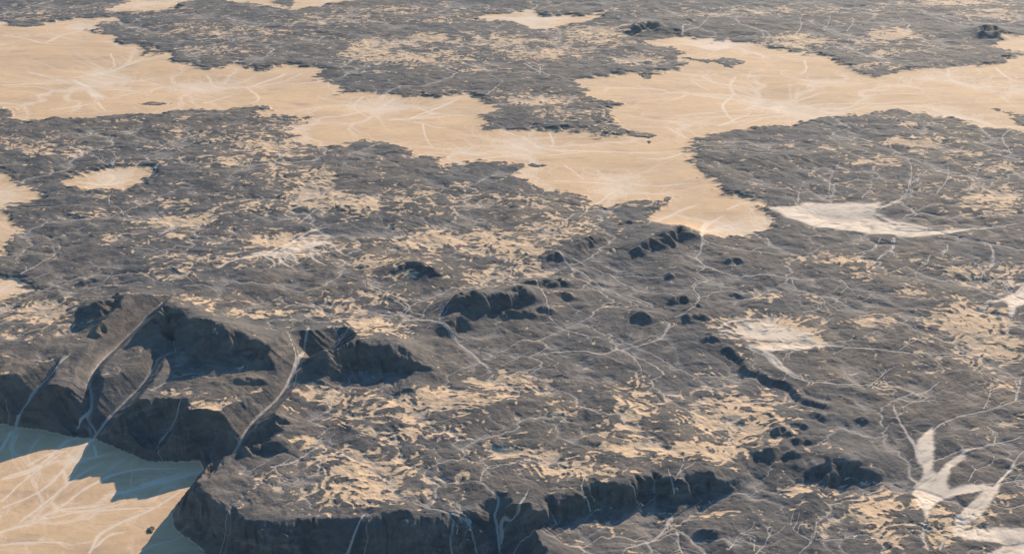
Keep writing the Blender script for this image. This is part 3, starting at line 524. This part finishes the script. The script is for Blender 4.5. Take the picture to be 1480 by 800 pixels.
# dendritic fans on the sand: droplets
print('carve', time.time() - T0)
hs = blur(h[ci, cj].astype(f32), 2, 2)
gy, gx = np.gradient(hs)
gy = gy / CELL[ci, cj]; gx = gx / CELL[ci, cj]
def trails(M, steps, inertia, jit_, seed, weight=None):
    r_ = np.random.RandomState(seed)
    ps = r_.rand(M, 2) * [ny - 3, nx - 3] + 1; dv = np.zeros((M, 2)); out = np.zeros(N, f32); wt = r_.rand(M) ** 2 if weight else np.ones(M)
    life = r_.randint(steps // 4, steps, M)
    for s_ in range(steps):
        ii = ps[:, 0].astype(int); jj = ps[:, 1].astype(int)
        g = np.stack([gy[ii, jj], gx[ii, jj]], 1); nrm = np.sqrt((g ** 2).sum(1, keepdims=True)) + 1e-6
        dv = dv * inertia - g / nrm * (1 - inertia) + r_.randn(len(ps), 2) * jit_
        dv /= np.sqrt((dv ** 2).sum(1, keepdims=True)) + 1e-6
        ps = ps + dv
        ok = (ps[:, 0] > 1) & (ps[:, 0] < ny - 2) & (ps[:, 1] > 1) & (ps[:, 1] < nx - 2) & (life > s_)
        ps = ps[ok]; dv = dv[ok]; wt = wt[ok]; life = life[ok]
        out += np.bincount(ps[:, 0].astype(int) * nx + ps[:, 1].astype(int), weights=wt * min(1, s_ / 20), minlength=N)
    return out.reshape(ny, nx)
cnt = trails(150000, 260, .78, .035, 4)
thin = trails(16000, 240, .86, .03, 5, True)
drop = np.zeros(Uf.shape, f32); thinf = np.zeros(Uf.shape, f32)
bc = np.log10(1 + cnt * .5 + blur(cnt, 1, 1) * .5)
drop[ci, cj] = sstep(1.45, 2.7, bc) * (1 - lav[ci, cj]) + sstep(.95, 2.1, bc) * lav[ci, cj]
thinf[ci, cj] = np.clip(thin * .9, 0, 1) * (1 - .7 * lav[ci, cj])
h[ci, cj] -= (thinf[ci, cj] * 1.2 + sstep(.8, 2.2, bc) * 1.5) * lav[ci, cj] * np.clip(CELL[ci, cj] / 3, 1, 3)
print('drops', time.time() - T0)

# ------------------------------------------------------------------ materials
def mat(name): 
    m = bpy.data.materials.new(name); m.use_nodes = True; t = m.node_tree; t.nodes.clear(); return m, t
class NB:
    def __init__(s, t): s.t = t
    def n(s, typ, **kw):
        nd = s.t.nodes.new(typ)
        for k, val in kw.items():
            if k == 'i':
                for a, b in val.items():
                    if hasattr(b, 'is_output'): s.t.links.new(b, nd.inputs[a])
                    else: nd.inputs[a].default_value = b
            else: setattr(nd, k, val)
        return nd
    def math(s, op, a, b=0.0, c=0.0, clamp=False): return s.n('ShaderNodeMath', operation=op, use_clamp=clamp, i={0: a, 1: b, 2: c}).outputs[0]
    def attr(s, name): return s.n('ShaderNodeAttribute', attribute_name=name).outputs['Fac']
    def mix(s, f, a, b): return s.n('ShaderNodeMix', data_type='RGBA', i={0: f, 6: a, 7: b}).outputs[2]
    def noise(s, vec, scale, det=5, rough=0.6, dist=0.0): return s.n('ShaderNodeTexNoise', i={'Vector': vec, 'Scale': scale, 'Detail': det, 'Roughness': rough, 'Distortion': dist}).outputs['Fac']
    def ss(s, x, a, b): return s.n('ShaderNodeMapRange', interpolation_type='SMOOTHSTEP', i={0: x, 1: a, 2: b, 3: 0.0, 4: 1.0}).outputs[0]

def rock_colour(b):
    pos = b.n('ShaderNodeNewGeometry').outputs['Position']
    stretch = b.n('ShaderNodeMapping', i={'Vector': pos, 'Scale': (1, 1, 2.5), 'Rotation': (0, 0, R(25))}).outputs[0]
    n_mid = b.noise(stretch, 1 / 160, 6, .62, .6); n_fine = b.noise(pos, 1 / 22, 5, .7); n_b2 = b.noise(pos, 1 / 1700, 5, .6, .5)
    flows = b.noise(b.n('ShaderNodeMapping', i={'Vector': pos, 'Scale': (.3, 1, 1), 'Rotation': (0, 0, R(20))}).outputs[0], 1 / 120, 7, .68, 1.2)
    rock = b.mix(b.ss(n_b2, .38, .62), (.100, .097, .093, 1), (.152, .126, .098, 1))
    rock = b.mix(b.ss(n_mid, .35, .68), rock, (.060, .060, .060, 1))
    rock = b.mix(b.math('MULTIPLY', b.ss(flows, .52, .68), .6), rock, (.205, .18, .155, 1))
    rock = b.mix(b.math('MULTIPLY', b.ss(flows, .46, .34), .5), rock, (.06, .062, .068, 1))
    rock = b.mix(b.math('MULTIPLY', b.ss(n_fine, .56, .74), .4), rock, (.20, .17, .135, 1))
    rock = b.mix(b.math('MULTIPLY', b.ss(n_fine, .46, .28), .6), rock, (.042, .044, .05, 1))
    return pos, stretch, n_mid, n_fine, rock
m_ground, t = mat('desert_ground'); b = NB(t)
pos, stretch, n_mid, n_fine, rock = rock_colour(b)
n_big = b.noise(pos, 1 / 900, 4, .55, .3)
# sand
sand = b.mix(b.ss(n_big, .3, .7), (.56, .38, .215, 1), (.51, .35, .205, 1))
smear = b.noise(b.n('ShaderNodeMapping', i={'Vector': pos, 'Scale': (.35, 1, 1), 'Rotation': (0, 0, R(-12))}).outputs[0], 1 / 230, 7, .66, .8)
sand = b.mix(b.math('MULTIPLY', b.ss(smear, .5, .7), .75), sand, (.37, .26, .175, 1))
sand = b.mix(b.math('MULTIPLY', b.ss(smear, .48, .32), .6), sand, (.60, .42, .25, 1))
sand = b.mix(b.math('MULTIPLY', b.ss(b.noise(pos, 1 / 70, 6, .72), .5, .68), .35), sand, (.38, .275, .18, 1))
silt = b.mix(n_mid, (.60, .485, .36, 1), (.70, .58, .44, 1))
gravel = b.mix(n_mid, (.30, .265, .225, 1), (.42, .37, .31, 1))
drift = b.mix(n_mid, (.47, .33, .20, 1), (.58, .42, .265, 1))
a_edge = b.attr('edge'); a_patch = b.attr('patch'); a_st = b.attr('wash'); a_fl = b.attr('flow'); a_pan = b.attr('silt'); a_dr = b.attr('fan')
jit = b.math('MULTIPLY', b.math('SUBTRACT', n_fine, .5), 1.0)
is_sand = b.ss(b.math('MULTIPLY_ADD', jit, 1.2, a_edge), -.12, .12)
is_patch = b.ss(b.math('MULTIPLY_ADD', jit, .9, a_patch), -.06, .10)
wash = b.math('MAXIMUM', b.ss(b.math('MULTIPLY_ADD', jit, .5, a_st), .3, .8), b.math('MULTIPLY', b.ss(b.math('MULTIPLY_ADD', jit, .25, a_fl), .25, .7), .8))
wash = b.math('MAXIMUM', wash, b.math('MULTIPLY', a_dr, .36))
rockc = b.mix(is_patch, rock, drift)
rockc = b.mix(b.math('MULTIPLY', wash, .95), rockc, gravel)
sandc = b.mix(b.math('MAXIMUM', b.math('MULTIPLY', a_dr, .7), b.math('MAXIMUM', b.math('MULTIPLY', a_fl, .2), b.math('MULTIPLY', b.ss(b.math('MULTIPLY_ADD', jit, .8, a_st), .1, 1.0), .85)), clamp=True), sand, silt)
col = b.mix(is_sand, rockc, sandc)
col = b.mix(a_pan, col, silt)
bh = b.math('ADD', b.math('MULTIPLY', n_fine, 5.0), b.math('MULTIPLY', b.noise(stretch, 1 / 55, 5, .65), 9.0))
soft = b.math('SUBTRACT', 1.0, b.math('MAXIMUM', b.math('MULTIPLY', is_sand, .75), b.math('MULTIPLY', a_pan, .95)))
bump = b.n('ShaderNodeBump', i={'Strength': b.math('MULTIPLY', soft, .9), 'Distance': 1.0, 'Height': bh}).outputs[0]
bs = b.n('ShaderNodeBsdfPrincipled', i={'Base Color': col, 'Roughness': .93, 'Normal': bump, 'Specular IOR Level': .15})
t.links.new(bs.outputs[0], b.n('ShaderNodeOutputMaterial').inputs[0])

# ------------------------------------------------------------------ meshes
attrs = {
 'edge': np.clip(np.maximum(edge / (CELL * 6 + 20), edge_b / 20), -1.5, 1.5),
 'patch': np.clip(sandp, -1, 1),
 'wash': np.where(edge_b > 0, ss, np.where(edge > 0, np.maximum(ss, st), st)),
 'flow': flow, 'silt': np.clip(np.maximum(np.maximum(pan_m * (1 - .45 * np.clip(nB * 2.2 + .1, 0, 1) - .25 * drop), sl * .85), pans * np.where(edge > 0, .75, .8) * sstep(.3, .75, pans + nA * .5)), 0, 1), 'fan': np.clip(np.maximum(drop, thinf * .75), 0, 1)}
gyy, gxx = np.gradient(h)
co = np.stack([Xw, Yw, h], -1).reshape(-1, 3).astype(f32)
# vertex normals of the whole relief, so that neighbouring pieces shade as one
du = np.gradient(np.stack([Xw, Yw, h], -1), axis=1); dvv = np.gradient(np.stack([Xw, Yw, h], -1), axis=0)
nrmv = np.cross(du, dvv); nrmv /= np.linalg.norm(nrmv, axis=-1, keepdims=True); nrmv = nrmv.reshape(-1, 3).astype(f32)
vid = np.arange(NU * NV).reshape(NV, NU)
quads = np.stack([vid[:-1, :-1], vid[:-1, 1:], vid[1:, 1:], vid[1:, :-1]], -1)
def fc(a): return a[:-1, :-1]
Xf_, Yf_, Ef, Bf = fc(Xw), fc(Yw), fc(edge), fc(edge_b)
mid_v = np.interp(fc(Uf)[0], *zip(*sorted([UV(x, y) for x, y in [(-300,90),(0,90),(300,125),(500,160),(700,200),(900,205),(1050,130),(1300,130),(1480,130),(1800,130)]])))
north = fc(Vf) > mid_v[None, :]
reg = np.zeros(Ef.shape, np.int8)                      # 0 main lava plateau
reg[(Ef <= 0) & north] = 1
reg[(Ef > 0)] = 2
west = (fc(Uf) < UV(330, 300)[0]) & (fc(Vf) < UV(0, 210)[1]) 
reg[(Ef > 0) & west] = 3
reg[(Ef > 0) & (fc(Vf) > UV(770, 45)[1])] = 4
reg[Bf > 0] = 5
reg[(fc(pan_m) > .5) & (reg < 2)] = 6
for k, (x, y, r, hh, kind) in enumerate(HILLS[:3]):
    cx, cy = plan(x, y)
    reg[((Xf_ - cx) ** 2 + (Yf_ - cy) ** 2 < (r * 1.35) ** 2) & (Ef <= 0)] = 7 if k == 0 else 8
NAMES = {0: ('lava_plateau', 'grey brown lava plateau cut by scarps and pale gullies in the foreground'), 1: ('lava_field', 'dark grey lava country beyond the long sand plain'),
 2: ('sand_plain', 'wide tan sand plain winding between the lava fields'), 3: ('sand_flat', 'small tan sand flats at the left edge within the near lava'), 4: ('sand_patch', 'small sand openings along the far edge of the view'),
 5: ('basin_floor', 'low sandy basin floor below the shaded south west cliffs'), 6: ('dry_riverbed', 'chalky pale silt flats of the dry riverbeds in the lava'),
 7: ('hill', 'dark steep hill just left of the far sand bay'), 8: ('hill', 'pair of small black hills at the far right')}
for k, (name, label) in NAMES.items():
    q = quads[reg == k]
    if not len(q): continue
    used, inv = np.unique(q, return_inverse=True)
    me = bpy.data.meshes.new(name)
    nf = len(q)
    me.vertices.add(len(used)); me.vertices.foreach_set('co', co[used].ravel())
    me.loops.add(nf * 4); me.loops.foreach_set('vertex_index', inv.ravel().astype(np.int32))
    me.polygons.add(nf); me.polygons.foreach_set('loop_start', np.arange(0, nf * 4, 4, dtype=np.int32)); 
    me.update(calc_edges=True)
    me.polygons.foreach_set('use_smooth', np.ones(nf, bool))
    for an, arr in attrs.items():
        A = me.attributes.new(an, 'FLOAT', 'POINT'); A.data.foreach_set('value', arr.ravel()[used].astype(f32))
    me.normals_split_custom_set_from_vertices(nrmv[used])
    me.materials.append(m_ground)
    o = bpy.data.objects.new(name, me); scene.collection.objects.link(o)
    o['kind'] = 'structure'; o['label'] = label
print('meshes', time.time() - T0)

# ------------------------------------------------------------------ lava outcrops standing alone in the sand
m_rock, t = mat('lava_rock'); b = NB(t)
pos, stretch, n_mid, n_fine, rock = rock_colour(b)
bh = b.math('ADD', b.math('MULTIPLY', n_fine, 5.0), b.math('MULTIPLY', b.noise(stretch, 1 / 55, 5, .65), 9.0))
rock = b.mix(b.ss(b.noise(pos, 1 / 70, 5, .7), .56, .62), rock, (.50, .37, .24, 1))
bs = b.n('ShaderNodeBsdfPrincipled', i={'Base Color': rock, 'Roughness': .93, 'Specular IOR Level': .15, 'Normal': b.n('ShaderNodeBump', i={'Strength': .9, 'Distance': 1.0, 'Height': bh}).outputs[0]})
t.links.new(bs.outputs[0], b.n('ShaderNodeOutputMaterial').inputs[0])
def ground_z(x, y):
    i = np.clip(np.searchsorted(v, np.log(y)), 0, NV - 1); j = np.clip(np.searchsorted(u, x / y), 0, NU - 1); return h[i, j]
def outcrop(pts, height, seed, name, label, cat, group=None, mound=False):
    z = 0.0
    if mound: z = B
    for _ in range(4): cx, cy = plan(sum(p[0] for p in pts) / len(pts), sum(p[1] for p in pts) / len(pts), z); z = float(ground_z(cx, cy))
    P = np.array([plan(p[0], p[1], z) for p in pts]); a, c = P.min(0), P.max(0); pad = (c - a) * .12; a -= pad; c += pad
    st_ = max((c - a).max() / 90, 5.0); nx_, ny_ = int((c[0] - a[0]) / st_) + 2, int((c[1] - a[1]) / st_) + 2
    X, Y = np.meshgrid(a[0] + np.arange(nx_) * st_, a[1] + np.arange(ny_) * st_)
    d2 = np.full(X.shape, 1e12); ins = np.zeros(X.shape, bool)
    for k in range(len(P)):
        p, q = P[k], P[(k + 1) % len(P)]; e = q - p; tt = np.clip(((X - p[0]) * e[0] + (Y - p[1]) * e[1]) / (e @ e), 0, 1)
        d2 = np.minimum(d2, (X - p[0] - tt * e[0]) ** 2 + (Y - p[1] - tt * e[1]) ** 2)
        if p[1] != q[1]: ins ^= (Y >= min(p[1], q[1])) & (Y < max(p[1], q[1])) & (X > p[0] + (Y - p[1]) / (q[1] - p[1]) * e[0])
    d = np.where(ins, 1, -1) * np.sqrt(d2); size = min(c - a)
    Xs, Ys = X.astype(f32), Y.astype(f32)
    n = fbm(size * .45, 5, seed, .62, x=Xs, y=Ys, lod=False)
    d = d + n * size * .34
    top = sstep(0, size * (.5 if mound else .14), d) * height * .5 * (1 + .5 * fbm(size * .3, 4, seed + 1, .6, x=Xs, y=Ys, lod=False)) + 1.0
    Z = ground_z(X, Y) + np.where(d > 0, top, -4.0)
    keep = (d > 0); cell = keep[:-1, :-1] & keep[1:, :-1] & keep[:-1, 1:] & keep[1:, 1:]
    idx = -np.ones(X.shape, int); need = np.zeros(X.shape, bool)
    for di in (0, 1):
        for dj in (0, 1): need[di:ny_ - 1 + di, dj:nx_ - 1 + dj] |= cell
    idx[need] = np.arange(need.sum()); m = int(need.sum())
    if m < 4: print('empty outcrop', label); return
    V3 = np.stack([X, Y, Z], -1)[need]; Vb = V3.copy(); Vb[:, 2] = ground_z(Vb[:, 0], Vb[:, 1]) - 8
    V3 -= [cx, cy, z]; Vb -= [cx, cy, z]
    faces = []
    for i_, j_ in zip(*np.nonzero(cell)):
        A_, B_, C_, D_ = idx[i_, j_], idx[i_, j_ + 1], idx[i_ + 1, j_ + 1], idx[i_ + 1, j_]
        faces.append((A_, B_, C_, D_)); faces.append((D_ + m, C_ + m, B_ + m, A_ + m))
        if i_ == 0 or not cell[i_ - 1, j_]: faces.append((B_, A_, A_ + m, B_ + m))
        if i_ == ny_ - 2 or not cell[i_ + 1, j_]: faces.append((D_, C_, C_ + m, D_ + m))
        if j_ == 0 or not cell[i_, j_ - 1]: faces.append((A_, D_, D_ + m, A_ + m))
        if j_ == nx_ - 2 or not cell[i_, j_ + 1]: faces.append((C_, B_, B_ + m, C_ + m))
    me = bpy.data.meshes.new(name); me.from_pydata(np.vstack([V3, Vb]).tolist(), [], [tuple(int(w) for w in f) for f in faces])
    me.materials.append(m_rock); o = bpy.data.objects.new(name, me); o.location = (cx, cy, z); scene.collection.objects.link(o)
    o['label'] = label; o['category'] = cat
    if group: o['group'] = group
G = 'lava outcrops standing alone in the sand'
OUT = [
 ([(1030,88),(1042,84),(1052,82),(1064,84),(1077,89),(1070,93),(1056,97),(1046,95),(1038,91)],14,'broad flat dark lava outcrop islanded in the upper right sand bay'),
 ([(990,84),(998,83),(1012,86),(1024,86),(1032,89),(1022,91),(1008,89),(996,88)],9,'thin dark lava reef trailing left of the broad sand bay outcrop'),
 ([(904,192),(914,189),(928,191),(944,194),(946,199),(938,203),(928,199),(914,197)],12,'small dark outcrop just off the tip of the central lava tongue'),
 ([(764,239),(770,235),(778,237),(788,239),(780,243),(770,241)],9,'tiny dark outcrop alone in the sand above the near lava edge'),
 ([(1432,157),(1444,157),(1458,161),(1480,166),(1510,170),(1505,181),(1478,180),(1464,177),(1458,168),(1446,162)],15,'long lava outcrop cut by the right edge, above the right lava field'),
 ([(198,150),(210,148),(222,147),(238,148),(250,149),(238,151),(222,153),(208,152)],10,'narrow dark outcrop in the left sand just above the near lava'),
 ([(351,97),(356,96),(361,98),(356,100)],6,'speck of dark lava below the upper left lava edge, left of two'),
 ([(367,98),(378,95),(392,92),(396,95),(386,99),(375,100)],9,'low dark outcrop below the upper left lava edge, right of two'),
 ([(924,108),(934,105),(944,107),(941,112),(932,115),(926,112)],11,'ragged dark outcrop hanging below the spur north of the sand bay'),
 ([(437,170),(443,168),(450,167),(456,168),(447,171),(440,174)],7,'sliver of dark lava off the notch in the left lava edge'),
 ([(957,287),(962,284),(972,285),(968,290),(960,290)],7,'little dark rock reef at the neck of the southern sand bay'),
 ([(935,205),(938,203),(942,205),(938,208)],6,'dark rock speck below the outcrop at the lava tongue tip'),
 ([(376,153),(380,152),(386,153),(381,155)],5,'dark rock speck off the lava cape on the left sand edge'),
]
for k, (pts, hh, lab) in enumerate(OUT): outcrop(pts, hh, 70 + k, 'lava_outcrop', lab, 'outcrop', G)
outcrop([(212,765,B),(215,760),(220,759),(224,763),(223,769),(218,772),(213,770)], 26, 95, 'shadow_mound', 'small round dark mound standing in for a shadow patch on the basin sand', 'shadow mound', mound=True)  # dark rock mound put where the sand only has an oval patch of shade

# ------------------------------------------------------------------ the air
def box(name, lo, hi, m):
    me = bpy.data.meshes.new(name)
    vs = [(x, y, z) for z in (lo[2], hi[2]) for y in (lo[1], hi[1]) for x in (lo[0], hi[0])]
    me.from_pydata(vs, [], [(0, 2, 3, 1), (4, 5, 7, 6), (0, 1, 5, 4), (2, 6, 7, 3), (0, 4, 6, 2), (1, 3, 7, 5)])
    me.materials.append(m); o = bpy.data.objects.new(name, me); scene.collection.objects.link(o); return o
m_haze, t = mat('air'); b = NB(t)
pv = b.n('ShaderNodeVolumePrincipled', i={'Color': (.72, .88, 1, 1), 'Density': 2.5e-6, 'Anisotropy': 0.2})
t.links.new(pv.outputs[0], b.n('ShaderNodeOutputMaterial').inputs['Volume'])
xm = float(np.abs(Xw).max()) + 500
hz = box('haze', (-xm, -2000, float(h.min()) - 1), (xm, float(Yw.max()) + 500, H_CAM + 60), m_haze)
hz['kind'] = 'stuff'; hz['label'] = 'thin bluish air over the desert'
